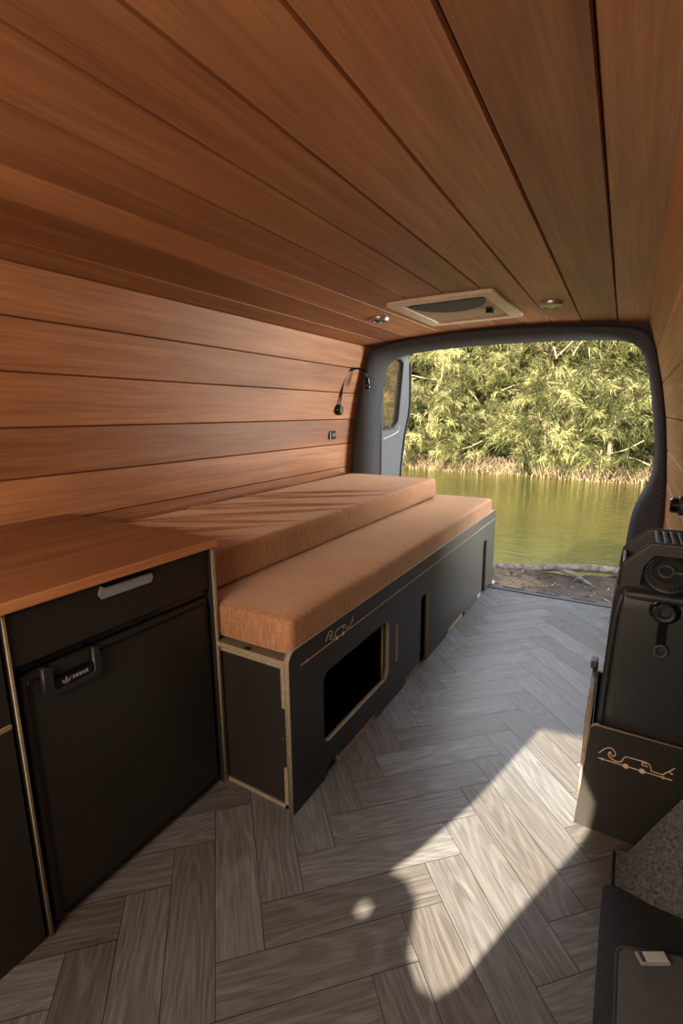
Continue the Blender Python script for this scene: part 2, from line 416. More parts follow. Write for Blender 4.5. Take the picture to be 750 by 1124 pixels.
def surround():
    n = len(INN); rings = []
    # cross-section from wall edge, swelling inward, over the jamb, to the door aperture
    sect = [(-.08, 3.125), (-.03, 3.115), (.0, 3.09), (.02, 3.075), (.25, 3.06), (.55, 3.075), (.82, 3.105), (.97, 3.15), (1., 3.19), (.995, 3.25), (.97, 3.285)]
    vs = []
    for t, y in sect:
        for a, b in zip(OUT, INN):
            if t < 0:
                q = (Vector((a[0]+.8, a[1]-.8))).normalized()*(-t); vs.append((a[0]+q.x, y, a[1]+q.y)); continue
            vs.append((a[0]+(b[0]-a[0])*t, y, a[1]+(b[1]-a[1])*t))
    fs = [(i*n+k, i*n+k+1, (i+1)*n+k+1, (i+1)*n+k) for i in range(len(sect)-1) for k in range(n-1)]
    o = from_data('trim_2', vs, fs, M_CARPET, smooth=True); md = o.modifiers.new('s', 'SUBSURF'); md.levels = md.render_levels = 2
    tag(o, kind='structure')
surround()
# van shell around the opening, sill and bumper
bm = bmesh.new()
add_box(bm, -1.86, .30, 3.13, 3.24, -.16, -.022); add_box(bm, -1.95, .32, 3.17, 3.34, -.42, -.055, .02)
tag(bm_out('trim_3', bm, M_PLAST), kind='structure')
bm = bmesh.new(); add_box(bm, -1.60, .01, 3.165, 3.235, -.02, .006, .003)
for k in range(7): add_box(bm, -1.5+k*.21, -1.36+k*.21, 3.205, 3.222, .004, .010)
tag(bm_out('trim_4', bm, M_PLASTG), kind='structure')
bm = bmesh.new(); add_box(bm, -1.92, -1.83, -1.05, 3.25, -.25, 1.72); add_box(bm, .46, .50, -1.05, 1.8, -.25, 1.72); add_box(bm, .225, .26, 1.75, 3.27, -.25, 1.72); add_box(bm, -1.92, .50, -1.05, 3.27, 1.70, 1.76)
tag(bm_out('trim_5', bm, M_BODY), kind='structure')

# rear barn door swung open on the left
door = bpy.data.objects.new('door_1', None); door.location = (-1.62, 3.30, 0); COL.objects.link(door); tag(door, kind='structure')
fr = [(3.29, -.1), (3.29, 1.50), (3.36, 1.60), (3.72, 1.615), (3.80, 1.56), (3.80, 1.2), (3.70, .95), (3.63, .60), (3.63, -.1)]
win = [(3.31, 1.03), (3.31, 1.44), (3.35, 1.55), (3.62, 1.572), (3.68, 1.54), (3.585, 1.10), (3.53, 1.045)]
panel('door_panel', fr, [win], 'YZ', -1.635, .05, M_DOOR, M_DOOR, door)
panel('window_glass', win, [], 'YZ', -1.64, .006, M_GLASS, M_GLASS, door)
tube('window_seal', [(-1.6155, a, b) for a, b in win], .010, M_PLAST, door, 8, True)
tube('trim_bead', bez([(-1.609, 3.31, .965), (-1.609, 3.45, .985), (-1.609, 3.57, 1.01), (-1.609, 3.61, 1.05)]), .004, M_METAL, door, 8)
tube('edge_seal', bez([(-1.607, 3.63, .0), (-1.607, 3.63, .6), (-1.607, 3.70, .95), (-1.607, 3.80, 1.2), (-1.607, 3.80, 1.55)]), .011, M_PLAST, door, 8)
bm = bmesh.new(); add_box(bm, -1.615, -1.56, 3.60, 3.74, 1.60, 1.635, .006); add_box(bm, -1.60, -1.57, 3.55, 3.62, 1.605, 1.622, .004)
bm_out('door_latch', bm, M_GLOSS, door)

# ------------------------------------------------------------------ ceiling vent and lights
vent = thing('roof_vent', (-.78, 2.44, 1.64), 'beige framed roof vent with a half drawn dark blind in the timber ceiling', 'vent')
def ring_frame(name, x0, x1, y0, y1, w, z0, z1, mat, parent):
    o = panel(name, rrect(x0, x1, y0, y1, .02, 4), [rrect(x0+w, x1-w, y0+w, y1-w, .015, 4)], 'XY', (z0+z1)/2, z1-z0, mat, mat, parent); return o
ring_frame('frame', -1.03, -.54, 2.13, 2.75, .055, 1.632, 1.652, M_BEIGE, vent)
box('inner_panel', -.98, -.59, 2.18, 2.70, 1.640, 1.643, M_VENTIN, vent)
el = [(-.785+.175*math.cos(t), 2.235+(.22*math.sin(t) if math.sin(t) > 0 else .02*math.sin(t))) for t in [k*2*math.pi/40 for k in range(40)]]
panel('blind', el, [], 'XY', 1.638, .004, M_MESH, M_MESH, vent)
box('catch', -.66, -.63, 2.46, 2.50, 1.616, 1.64, M_GLOSS, vent, .004)
def puck(x, y, label, lens):
    z = zc(x); t = thing('ceiling_light', (x, y, z), label, 'light', None)
    lathe('bezel', [(.050, 0), (.050, -.006), (.044, -.016), (.036, -.017), (.036, -.010)], (x, y, z), M_METAL, t)
    lathe('lens', [(.036, -.010), (.034, -.015), (.02, -.0165), (.001, -.017)], (x, y, z), lens, t)
puck(-1.19, 2.40, 'small round dark lensed ceiling light left of the roof vent', M_GLOSS)
puck(-.374, 2.50, 'small round ceiling light with a greenish reflection coloured into its lens right of the roof vent', M_LENSG)

# reading lamp and switch on the left wall
lx = -1.6-wx(1.181)
lamp = thing('reading_lamp', (lx, 2.85, 1.181), 'black gooseneck reading lamp mounted on the timber wall above the bed', 'lamp')
lathe('wall_plate', [(.036, 0), (.036, .02), (.030, .028), (.001, .029)], (lx, 2.85, 1.181), M_GLOSS, lamp, (1, 0, 0))
lathe('switch_ring', [(.024, .028), (.024, .034), (.001, .035)], (lx, 2.85, 1.181), M_OLIVE, lamp, (1, 0, 0))
gn = bez([(lx+.022, 2.85, 1.20), (lx+.028, 2.855, 1.28), (lx+.036, 2.875, 1.37), (lx+.055, 2.915, 1.432), (lx+.090, 2.965, 1.452), (lx+.125, 3.0, 1.425), (lx+.138, 3.0, 1.385)])
tube('gooseneck', gn, .0075, M_GLOSS, lamp, 8)
tube('lamp_head', [(lx+.137, 3.0, 1.395), (lx+.139, 3.0, 1.385), (lx+.147, 3.0, 1.345), (lx+.153, 3.0, 1.31)], [.010, .016, .017, .018], M_GLOSS, lamp, 14)
lathe('bulb_lens', [(.012, 0), (.001, .002)], (lx+.153, 3.0, 1.31), M_LENS, lamp, (.15, 0, -.98))
sx = -1.6-wx(1.016)
sw = thing('wall_socket', (sx, 2.809, 1.016), 'small black usb socket on the timber wall below the reading lamp', 'socket')
box('plate', sx-.003, sx+.013, 2.774, 2.844, .988, 1.042, M_GLOSS, sw, .004)
box('port', sx+.012, sx+.020, 2.790, 2.828, 1.002, 1.030, M_PLASTG, sw, .003)

# ------------------------------------------------------------------ kitchen units
XF = -1.03
kit = thing('kitchen_cabinet', (-1.4, .70, 0), 'black fronted plywood cabinet framing the fridge under the timber worktop', 'cabinet')
panel('side_panel', [(-1.765, 0), (-1.03+.012, 0), (-1.03+.012, .775), (-1.765, .775)], [], 'XZ', .973, .018, M_BLACK, M_PY, kit)
panel('side_panel', [(-1.765, 0), (-1.03+.006, 0), (-1.03+.006, .775), (-1.765, .775)], [], 'XZ', .4225, .008, M_BLACK, M_PY, kit)
box('back_panel', -1.765, -1.75, .429, .963, .002, .775, M_BLACK, kit)
dr = panel('drawer', rrect(.430, .961, .655, .772, .003, 2), [], 'YZ', XF-.008, .016, M_BLACK, M_PX, kit)
hd = panel('handle', [(.628, .0), (.765, .0), (.772, .012), (.765, .030), (.628, .030), (.621, .012)], [], 'YZ', XF+.003, .003, M_HANDLE, M_HANDLE, None)
for v in hd.data.vertices: v.co.z += .735
hd.parent = dr; hd.location = (0, 0, 0)
box('pull_lip', XF-.005, XF+.012, .632, .762, .763, .768, M_GLOSS, dr)
box('cross_rail', XF-.05, XF-.006, .430, .961, .638, .651, M_GLOSS, kit)

fridge = thing('fridge', (-1.3, .69, 0), 'matt black built-in fridge with a recessed latch under the drawer', 'fridge')
box('body', -1.70, XF-.045, .436, .955, .012, .630, M_GLOSS, fridge)
bm = bmesh.new(); add_box(bm, XF-.042, XF-.004, .438, .958, .012, .628, .008); bm_out('door', bm, M_BLACK, fridge)
tube('door_gasket', [(XF-.002, y, z) for y, z in rrect(.452, .946, .024, .612, .008, 3)], .0022, M_GLOSS, fridge, 6, True)
lt = panel('latch', [(.476, .632), (.476, .574), (.486, .564), (.592, .564), (.602, .574), (.602, .632), (.588, .632), (.588, .580), (.583, .575), (.500, .575), (.495, .580), (.495, .632)], [], 'YZ', XF+.006, .020, M_PLAST, M_PLAST, fridge)
o = box('latch_pull', XF-.003, XF+.004, .497, .586, .600, .631, M_BLACK, None, .002); o.parent = lt; o.location = (0, 0, 0)
o = box('name_plate', XF-.003, XF+.013, .4965, .5865, .5765, .600, M_GLOSS, None, .003); o.parent = lt; o.location = (0, 0, 0)
# the small silver mark: leaf-like emblem followed by block letters
bm = bmesh.new()
def quad(bm, P, x=XF+.0138):
    bm.faces.new([bm.verts.new((x, .545+(a-.548)*1.35, .588+(b-.588)*1.1)) for a, b in P])
quad(bm, [(.527, .584), (.531, .580), (.535, .584), (.531, .597)]); quad(bm, [(.523, .592), (.525, .583), (.531, .580), (.529, .586)]); quad(bm, [(.539, .592), (.533, .586), (.531, .580), (.537, .583)])
for k in range(5):
    y = .541+k*.0056; quad(bm, [(y, .584), (y+.0044, .584), (y+.0044, .5915), (y, .5915)])
o = bm_out('silver_mark', bm, M_SILVER, None); o.parent = lt; o.location = (0, 0, 0)

side = thing('drawer_unit', (-1.4, .1, 0), 'black fronted plywood drawer unit left of the fridge at the frame edge', 'cabinet')
bm = bmesh.new(); add_box(bm, -1.765, XF-.02, -.28, .413, .0, .775); bm_out('carcass', bm, M_BLACK, side)
panel('drawer', rrect(-.28, .411, .543, .772, .003, 2), [], 'YZ', XF-.008, .016, M_BLACK, M_PX, side)
panel('door', rrect(-.28, .411, .005, .530, .003, 2), [], 'YZ', XF-.008, .016, M_BLACK, M_PX, side)
box('ply_strip', XF-.014, XF+.001, -.28, .411, .532, .541, M_PZ, side)

def worktop():
    vs, fs, tint = [], [], []; bm = bmesh.new()
    add_box(bm, -1.768, -1.012, -.28, .992, .776, .802, .004, 2)
    o = bm_out('worktop', bm, [M_TOP, M_LIP]); set_tint(o.data, [.45]*len(o.data.polygons))
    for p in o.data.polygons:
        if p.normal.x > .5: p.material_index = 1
    tag(o, 'reddish oiled timber worktop over the black cabinets on the left', 'worktop')
worktop()

# ------------------------------------------------------------------ bed
XB = -.751
bed = thing('bed_base', (-1.2, 2.1, 0), 'black faced plywood bed base with engraved front and open cubby', 'bed')
def arc(cx, cy, r, a0, a1, n=6): return [(cx+r*math.cos(R(a0+(a1-a0)*k/n)), cy+r*math.sin(R(a0+(a1-a0)*k/n))) for k in range(n+1)]
y0, y1 = .968, 3.29
outer = [(y0, .0)]+arc(y0+.035, .512-.035, .035, 180, 90)+[(y1-.01, .512), (y1, .50), (y1, 0)]
outer += [(3.095, 0), (3.095, .34), (3.085, .352), (3.015, .352), (3.005, .34), (3.005, .028), (2.92, .028), (2.88, .0), (2.66, 0), (2.62, .03), (2.35, .03), (2.31, .0), (2.05+.03, .0), (2.045, .0)]
outer += [(2.045, .33), (2.035, .342), (1.955, .342), (1.945, .33), (1.945, .03), (1.79, .03), (1.765, 0), (1.52, 0), (1.50, .035), (1.225, .035), (1.20, .045), (1.14, .03), (1.138, .0)]
cub = rrect(1.138, 1.612, .122, .368, .035, 6)
slot = rrect(1.676, 1.700, .150, .318, .006, 3)
panel('front_panel', outer, [cub, slot], 'YZ', XB-.009, .018, M_BLACK, M_PX, bed)
fp = bed.children[-1] if False else [c for c in COL.objects if c.name.startswith('front_panel')][-1]
panel('inner_panel', [(1.62, .03), (3.27, .03), (3.27, .47), (1.62, .47)], [], 'YZ', XB-.034, .012, M_BLACK, M_PX, bed)
box('slot_tab', XB-.019, XB-.004, 1.680, 1.696, .153, .315, M_PX, bed)
box('foot_batten', XB-.040, XB-.003, 1.225+.002, 1.50-.002, .001, .026, M_PZ, bed)
box('foot_batten', XB-.040, XB-.003, 1.79+.002, 1.945-.002, .001, .026, M_PZ, bed)
box('foot_batten', XB-.040, XB-.003, 2.36+.002, 2.61-.002, .001, .026, M_PZ, bed)
box('foot_batten', XB-.040, XB-.003, 2.925+.002, 3.0-.002, .001, .026, M_PZ, bed)
# end panel with finger joints
panel('end_panel', [(-1.022, 0), (XB-.020, 0), (XB-.020, .468), (-1.022, .468)], [], 'XZ', .996, .016, M_BLACK, M_PY, bed)
box('top_rail', -1.022, XB-.020, .970, 1.02, .470, .486, M_PZ, bed)
box('top_edge', -1.022, XB-.024, .981, .987, .452, .4695, M_PZ, bed)
box('foot_edge', -1.022, XB-.024, .981, .987, .0, .012, M_PZ, bed)
box('finger_joint', XB-.040, XB-.0195, .981, .987, .33, .452, M_PX, bed)
box('finger_joint', XB-.040, XB-.0195, .981, .987, .0, .135, M_PX, bed)
lathe('screw', [(.004, 0), (.003, .002), (.0005, .0025)], (XB-.045, .988, .225), M_METAL, bed, (0, -1, 0), 12)
box('rail_notch', XB-.165, XB-.145, .969, .985, .4865, .489, M_GAP, bed)
box('slat_deck', -1.765, XB-.022, 1.022, 3.255, .470, .488, M_PZ, bed)
box('back_panel', -1.765, -1.75, 1.02, 3.06, .0, .468, M_BLACK, bed)
box('cubby_floor', -1.40, XB-.045, 1.03, 1.60, .09, .10, M_GLOSS, bed)
box('cubby_side', -1.40, XB-.045, 1.618, 1.63, .0, .468, M_GLOSS, bed)
box('cubby_back', -1.41, -1.40, 1.03, 1.63, .0, .468, M_GLOSS, bed)
panel('far_panel', [(-1.745, 0), (XB-.020, 0), (XB-.020, .468), (-1.745, .468)], [], 'XZ', 3.03+.21, .016, M_BLACK, M_PY, bed)
# engraving: long line, wave, van outline
def engrave(name, strokes, place, rad, mat, parent):
    vs, fs = [], []
    for st in strokes:
        P = [Vector(place(*p)) for p in st]
        for a in range(len(P)-1):
            pass
        o = tube('tmp', P, rad, mat, None, 6); me = o.data; b = len(vs)
        vs += [v.co.copy() for v in me.vertices]; fs += [tuple(b+i for i in p.vertices) for p in me.polygons]
        bpy.data.objects.remove(o)
    return from_data(name, vs, fs, mat, parent)
def circ(x, z, r, n=14): return [(x+r*math.cos(2*math.pi*k/n), z+r*math.sin(2*math.pi*k/n)) for k in range(n+1)]
def c2(pts, per=5): return [(p.x, p.y) for p in bez([(a, b, 0) for a, b in pts], per)]
# emblem in its own units: x 0..1, baseline z=0
EMB = [c2([(.0, .09), (.07, .19), (.14, .235), (.20, .21), (.225, .15), (.195, .105), (.155, .125), (.165, .165)]),
       c2([(.165, .165), (.135, .15), (.135, .09), (.19, .05), (.25, .035), (.315, .05)]),
       [(.315, .05), (.335, .12), (.37, .165)], [(.37, .165), (.63, .17)], c2([(.63, .17), (.68, .15), (.705, .09), (.715, .05)]), [(.715, .05), (.86, .045)], c2([(.86, .045), (.93, .13), (1.0, .215)]), c2([(.93, .13), (.955, .12), (.965, .10), (.985, .11)]),
       [(.585, .105), (.59, .15), (.63, .148), (.665, .10), (.585, .105)]]
emb_line = [[(-.01, 0), (.045, 0)], [(.065, 0), (.335, 0)], [(.42, 0), (.555, 0)], [(.64, 0), (.855, 0)], [(.885, 0), (.985, 0)], circ(.055, 0, .014), circ(.87, 0, .016)]
wheel = [circ(.378, 0, .035), circ(.598, 0, .035), circ(.378, 0, .022), circ(.598, 0, .022), circ(.378, 0, .009), circ(.598, 0, .009)]
engrave('engraving', EMB+wheel, lambda a, b: (XB-.0002, 1.155+a*.175, .4535+b*.17), .0012, M_ENGR, bed)
engrave('engraved_line', [[(0, 0), (.028, 0)], [(.036, 0), (2.235, 0)], circ(.032, 0, .004)], lambda a, b: (XB-.0002, 1.022+a, .4535+b), .0014, M_ENGR, bed)

def cushion(name, x0, x1, y0, y1, z0, z1, r, disp, label, nx=26, ny=70, nz=8):
    bm = bmesh.new(); bmesh.ops.create_cube(bm, size=2)
    me_v = {}
    bm.free(); vs, fs, idx = [], [], {}
    def V(i, j, k):
        key = (i, j, k)
        if key in idx: return idx[key]
        p = Vector((x0+(x1-x0)*i/nx, y0+(y1-y0)*j/ny, z0+(z1-z0)*k/nz))
        c = Vector((min(max(p.x, x0+r), x1-r), min(max(p.y, y0+r), y1-r), min(max(p.z, z0+r), z1-r)))
        d = p-c
        if d.length > 1e-9: p = c+d.normalized()*r if sum(abs(t) > 1e-9 for t in d) > 1 else p
        p = disp(p, i/nx, j/ny, k/nz); idx[key] = len(vs); vs.append(p); return idx[key]
    def face(f, a, b):
        for i in range(a):
            for j in range(b): fs.append((f(i, j), f(i+1, j), f(i+1, j+1), f(i, j+1)))
    face(lambda i, j: V(i, j, nz), nx, ny); face(lambda i, j: V(i, ny-j, 0), nx, ny)
    face(lambda j, k: V(nx, j, k), ny, nz); face(lambda j, k: V(0, ny-j, k), ny, nz)
    face(lambda i, k: V(i, 0, k), nx, nz); face(lambda i, k: V(nx-i, ny, k), nx, nz)
    o = from_data(name, vs, fs, M_CUSH, smooth=True); md = o.modifiers.new('s', 'SUBSURF'); md.levels = md.render_levels = 1
    tag(o, label, 'cushion'); return o
from mathutils import noise as mn
def d_low(p, u, v, w):
    q = p.copy()
    if w > .5: q.z += .004*mn.noise(Vector((p.x*3, p.y*2, 1)))+.006*math.sin(math.pi*min(1, max(0, v)))*math.sin(math.pi*u)
    if u > .95: q.x += .003*mn.noise(Vector((0, p.y*5, p.z*8)))
    return q
def d_up(p, u, v, w):
    q = p.copy()
    if w > .6:
        s = 0
        for (yy, ang, amp, wd, uc) in CREASE:
            t = (p.y-yy)-ang*(p.x+1.45); g = math.exp(-(t/wd)**2); amp *= 1.7; s += -amp*g*math.exp(-((u-uc)/.36)**2)+amp*.8*math.exp(-((t-wd*1.9)/wd)**2)*math.exp(-((u-uc)/.36)**2)
        q.z += s+.005*mn.noise(Vector((p.x*3.5, p.y*2.2, 4)))
    if u > .95: q.x += .004*mn.noise(Vector((0, p.y*4, p.z*6)))
    return q
CREASE = [(1.02+.105*k+.03*math.sin(k*2.3), .75+.2*math.sin(k*1.7), .0055+.002*math.sin(k*3.1), .016+.005*math.sin(k*1.3), .35+.25*math.sin(k*2.9)) for k in range(12)]
cushion('mattress_cushion', -1.762, -.757, .9865, 3.22, .489, .602, .016, d_low, 'wide rust brown fabric mattress cushion lying on the black bed base', ny=80)
o = cushion('mattress_cushion', -1.745, -1.088, 1.0, 3.05, .6095, .733, .018, d_up, 'creased narrower rust fabric cushion stacked on top, against the timber wall', ny=240, nx=70)

# ------------------------------------------------------------------ jerry can in its box at the right
YJ = 1.365
bx = thing('jerry_can_box', (.09, 1.5, 0), 'black plywood holder with engraved wave and van, below the jerry can', 'holder')
fo = [(-.046, 0), (.118, 0), (.262, .10), (.262, .322)]+arc(-.028+.018, .322-.018, .018, 90, 180)
panel('front_panel', [(-.046, 0), (.112, 0), (.20, .035), (.262, .07), (.262, .321)]+arc(-.010, .303, .018, 90, 168), [], 'XZ', YJ-.006, .014, M_BLACK, M_PY, bx)
panel('side_panel', [(YJ+.002, 0), (1.66, 0), (1.66, .36), (YJ+.002, .318)], [], 'YZ', -.036, .014, M_BLACK, M_PX, bx)
panel('back_panel', [(-.028, 0), (.262, 0), (.262, .33), (-.028, .33)], [], 'XZ', 1.652, .014, M_BLACK, M_PY, bx)
box('base_panel', -.027, .262, YJ+.003, 1.643, .0, .012, M_BLACK, bx)
box('side_ledge', .250, .262, YJ+.003, 1.643, .013, .315, M_BLACK, bx)
engrave('engraving', EMB+wheel+emb_line, lambda a, b: (-.001+a*.169, YJ-.0132, .228+b*.168), .0013, M_ENGR, bx)
lt2 = bm_out('catch', (lambda b: (add_box(b, -.050, -.030, 1.615, 1.655, .352, .378, .004), b)[1])(bmesh.new()), M_PLAST, bx)

can = thing('jerry_can', (.10, 1.45, .013), 'black plastic jerry can with screw cap and tap fitting standing in the holder', 'jerry can')
def can_mesh():
    # stacked rounded sections: (z, x0, x1, y0, y1, r)
    S = [(.016, -.008, .215, 1.388, 1.60, .02), (.03, -.012, .222, 1.382, 1.606, .028), (.30, -.014, .226, 1.378, 1.61, .032), (.55, -.010, .224, 1.378, 1.61, .034), (.655, -.006, .220, 1.380, 1.608, .034), (.69, -.003, .218, 1.382, 1.605, .034), (.708, .0, .214, 1.392, 1.602, .032), (.722, .004, .210, 1.418, 1.598, .03), (.732, .010, .205, 1.44, 1.595, .03)]
    vs, fs = [], []; n = None
    for z, a, b, c, d, r in S:
        L = rrect(a, b, c, d, r, 5); n = len(L); vs += [(x, y, z) for x, y in L]
    for i in range(len(S)-1):
        for k in range(n): fs.append((i*n+k, i*n+(k+1) % n, (i+1)*n+(k+1) % n, (i+1)*n+k))
    fs.append(tuple(range(n))[::-1]); fs.append(tuple((len(S)-1)*n+k for k in range(n)))
    o = from_data('body', vs, fs, M_PLAST, can, True); o.modifiers.new('e', 'EDGE_SPLIT').split_angle = R(50)
    return o
can_mesh()
# carrying frame: front and back webs with sloped shoulders
web = [(.002, .66), (.002, .775), (.060, .838), (.168, .838), (.214, .775), (.214, .66)]
webh = [(.070, .735), (.076, .818), (.156, .818), (.162, .735)]
for yy in (1.405, 1.575):
    panel('handle_web', [(.004, .67), (.010, .765), (.066, .822), (.160, .822), (.212, .765), (.214, .67)], [[(.048, .715), (.052, .765), (.072, .798), (.152, .798), (.170, .765), (.172, .715)]] if yy < 1.5 else [], 'XZ', yy, .016, M_PLAST, M_PLAST, can)
    tube('handle_rim', [(.005, yy, .71), (.010, yy, .765), (.066, yy, .824), (.160, yy, .824), (.212, yy, .765), (.215, yy, .71)], .007, M_PLAST, can, 10)
bm = bmesh.new()
for k in range(4): add_box(bm, .074+k*.017, .086+k*.017, 1.41, 1.57, .812, .828, .004)
add_box(bm, .074, .137, 1.41, 1.57, .804, .818)
bm_out('handle_bar', bm, M_METAL if False else M_PLASTG, can)
for x in (.006, .200): box('shoulder_plate', x, x+.010, 1.405, 1.575, .70, .765, M_PLAST, can, .004)
# cap on sloping deck
ca = Vector((0, -.72, .69)).normalized(); co = Vector((.105, 1.405, .748))
lathe('neck', [(.050, -.03), (.050, .004), (.046, .006)], co, M_PLAST, can, ca)
cap = lathe('cap', [(.045, .0), (.045, .016), (.043, .020), (.034, .021), (.032, .017), (.001, .016)], co, M_PLAST, can, ca, 40)
q = Vector((0, 0, 1)).rotation_difference(ca)
def onc(x, y, z): return co+q@Vector((x, y, z))
bm = bmesh.new()
for k in range(24):
    a = 2*math.pi*k/24; p = onc(.045*math.cos(a), .045*math.sin(a), .010); r = bmesh.ops.create_icosphere(bm, subdivisions=1, radius=.0035)
    for v in r['verts']: v.co += p
o = bm_out('grip_ribs', bm, M_PLAST, None); o.parent = cap; o.location = (0, 0, 0)
ptsk = [onc(.016*math.cos(t)-.004, .016*math.sin(t), .021) for t in [k*math.pi/8 for k in range(16)]]
o = tube('cap_tether', ptsk, .004, M_PLASTG, None, 8, True); o.parent = cap; o.location = (0, 0, 0)
o = tube('tether_arm', [onc(.010, 0, .021), onc(.045, -.004, .022), onc(.075, -.008, .018)], .004, M_PLASTG, None, 8); o.parent = cap; o.location = (0, 0, 0)
tp = Vector((.107, 1.381, .662))
lathe('tap_recess', [(.034, -.004), (.034, .001), (.028, .003), (.024, .0)], tp, M_GLOSS, can, (0, -1, 0))
tap = lathe('tap_fitting', [(.022, .0), (.024, .014), (.020, .018), (.014, .017), (.012, .004), (.0005, .004)], tp, M_PLAST, can, (0, -1, 0))
box('tap_strap', .096, .116, 1.373, 1.381, .572, .645, M_GLOSS, can, .003)
tube('strap_ring', [(.108+.013*math.cos(t), 1.370, .561+.015*math.sin(t)) for t in [k*math.pi/8 for k in range(16)]], .0035, M_PLASTG, can, 8, True)
tube('front_ridge', bez([(.025, 1.392, .690), (.06, 1.384, .694), (.12, 1.384, .694), (.185, 1.386, .694)]), .013, M_PLAST, can, 10)
tube('side_rib', bez([(-.004, 1.392, .10), (-.006, 1.385, .35), (.002, 1.386, .6), (.014, 1.392, .69)]), .009, M_PLAST, can, 8)

knob = thing('round_knob', (.17, 2.0, .83), 'small black round knob on the right timber wall behind the jerry can', 'knob')
lathe('base', [(.034, 0), (.034, .012), (.030, .016)], (wx(.835)-.0, 1.98, .835), M_PLAST, knob, (-1, 0, 0))
lathe('cap', [(.026, .014), (.026, .034), (.020, .040), (.001, .041)], (wx(.835), 1.98, .835), M_GLOSS, knob, (-1, 0, 0))

# ------------------------------------------------------------------ step trim and carpeted block at lower right
st = thing('step_trim', (.2, .85, 0), 'dark plastic step trim with recessed tray at the lower right corner', 'step')
top = [(.035, .55), (.41, .55), (.41, 1.115)]+arc(.035+.02, 1.115-.005, .02, 70, 180, 5)
panel('plate', top, [], 'XY', .045, .03, M_PLAST, M_PLAST, st)
TR = [(.41, .56), (.41, 1.105), (.195, 1.035)]+arc(.098, .965, .030, 110, 180, 6)+[(.068, .56)]
panel('tray', TR, [], 'XY', .0603, .003, M_TRAY, M_TRAY, st)
tube('tray_rim', [(x, y, .0610) for x, y in TR[2:]], .0035, M_PLASTG, st, 8)
box('skirt', .040, .405, .555, 1.11, .0, .030, M_PLAST, st)
sl = thing('step_lamp', (.131, .990, .0620), 'small rectangular white lensed lamp set in the dark step trim', 'light')
for nm, a in (('housing', (-.030, .030, -.0125, .0125, 0, .008, M_SILVER, .004)), ('lens', (-.016, .027, -.0095, .0095, .007, .0105, M_LENS, .002)), ('clip', (-.026, -.019, -.009, .009, .007, .0095, M_PLASTG, .001))):
    bm = bmesh.new(); add_box(bm, *a[:6], a[7]); o = bm_out(nm, bm, a[6], None); o.parent = sl
sl.rotation_euler.z = R(30)

cb = thing('carpet_step', (.2, 1.2, 0), 'dark grey carpeted block rising between the step trim and jerry can holder', 'block')
vs = [(.060, 1.118, 0), (.41, 1.118, 0), (.41, 1.335, 0), (.060, 1.335, 0), (.056, 1.118, .062), (.41, 1.118, .085), (.41, 1.335, .40), (.062, 1.24, .075), (.12, 1.335, .130), (.20, 1.335, .25), (.06, 1.30, .06)]
bm = bmesh.new()
xs = np.linspace(.058, .41, 14); ysn = np.linspace(1.122, 1.25, 9); grid = []
for i, x in enumerate(xs):
    row = []
    for j, y in enumerate(ysn):
        u = (x-.058)/.352; v = (y-1.122)/.128
        z = .052+.03*u+v**1.2*max(0, x-.082)*2.05+.004*mn.noise(Vector((x*12, y*12, 0)))
        row.append(bm.verts.new((x, y, min(z, .34))))
    grid.append(row)
low = [[bm.verts.new((x, y, .001)) for y in ysn] for x in xs]
for G in (grid, low):
    for i in range(13):
        for j in range(8): bm.faces.new((G[i][j], G[i+1][j], G[i+1][j+1], G[i][j+1]))
for i in range(13):
    bm.faces.new((grid[i][0], grid[i+1][0], low[i+1][0], low[i][0])); bm.faces.new((grid[i][8], grid[i+1][8], low[i+1][8], low[i][8]))
for j in range(8):
    bm.faces.new((grid[0][j], grid[0][j+1], low[0][j+1], low[0][j])); bm.faces.new((grid[13][j], grid[13][j+1], low[13][j+1], low[13][j]))
o = bm_out('carpet_cover', bm, M_CARPETD, cb, True); o.modifiers.new('e', 'EDGE_SPLIT').split_angle = R(45)
box('edge_binding', .052, .0575, 1.120, 1.245, .0, .056, M_GLOSS, cb, .002)

# ------------------------------------------------------------------ outside
def terrain(name, x0, x1, y0, y1, nx, ny, f, mat):
    vs = [(x0+(x1-x0)*i/nx, y0+(y1-y0)*j/ny, 0) for i in range(nx+1) for j in range(ny+1)]
    vs = [(x, y, f(x, y)) for x, y, _ in vs]
    fs = [(i*(ny+1)+j, (i+1)*(ny+1)+j, (i+1)*(ny+1)+j+1, i*(ny+1)+j+1) for i in range(nx) for j in range(ny)]
    o = from_data(name, vs, fs, mat, smooth=True); return tag(o, kind='structure')
ZW = -.78
def shore(x): return 5.45+.16*(x+1.6)+.12*math.sin(x*2.1)+.10*mn.noise(Vector((x*1.4, 0, 0)))
def ground(x, y):
    e = shore(x)-y; h = -.55+.035*mn.noise(Vector((x*2, y*2, 0)))+.012*mn.noise(Vector((x*9, y*9, 3)))
    if e < 0: h -= min(.6, (-e)*1.6)
    return h
terrain('ground', -9, 7, -3, 6.6, 150, 110, ground, M_DIRT)
o = from_data('water', [(-60, 4.8, ZW), (50, 4.8, ZW), (50, 20, ZW), (-60, 20, ZW)], [(0, 1, 2, 3)], M_WATER); tag(o, kind='structure')
def farb(x, y):
    e = 16.4+.5*math.sin(x*.5)+.5*mn.noise(Vector((x*.7, 2, 0)))+(-.9 if x > -2.5 else 0)*min(1, (x+2.5)/2.0 if x > -2.5 else 0)
    return ZW-.25+max(0, min(.55, (y-e)*.9))+.1*mn.noise(Vector((x*1.3, y*1.3, 7)))+max(0, y-20)*.75
terrain('far_bank', -40, 26, 14.5, 33, 150, 60, farb, M_BANK if True else M_HILL)
for p in bpy.data.objects['far_bank'].data.polygons:
    pass
fb = bpy.data.objects['far_bank'].data; fb.materials.append(M_HILL)
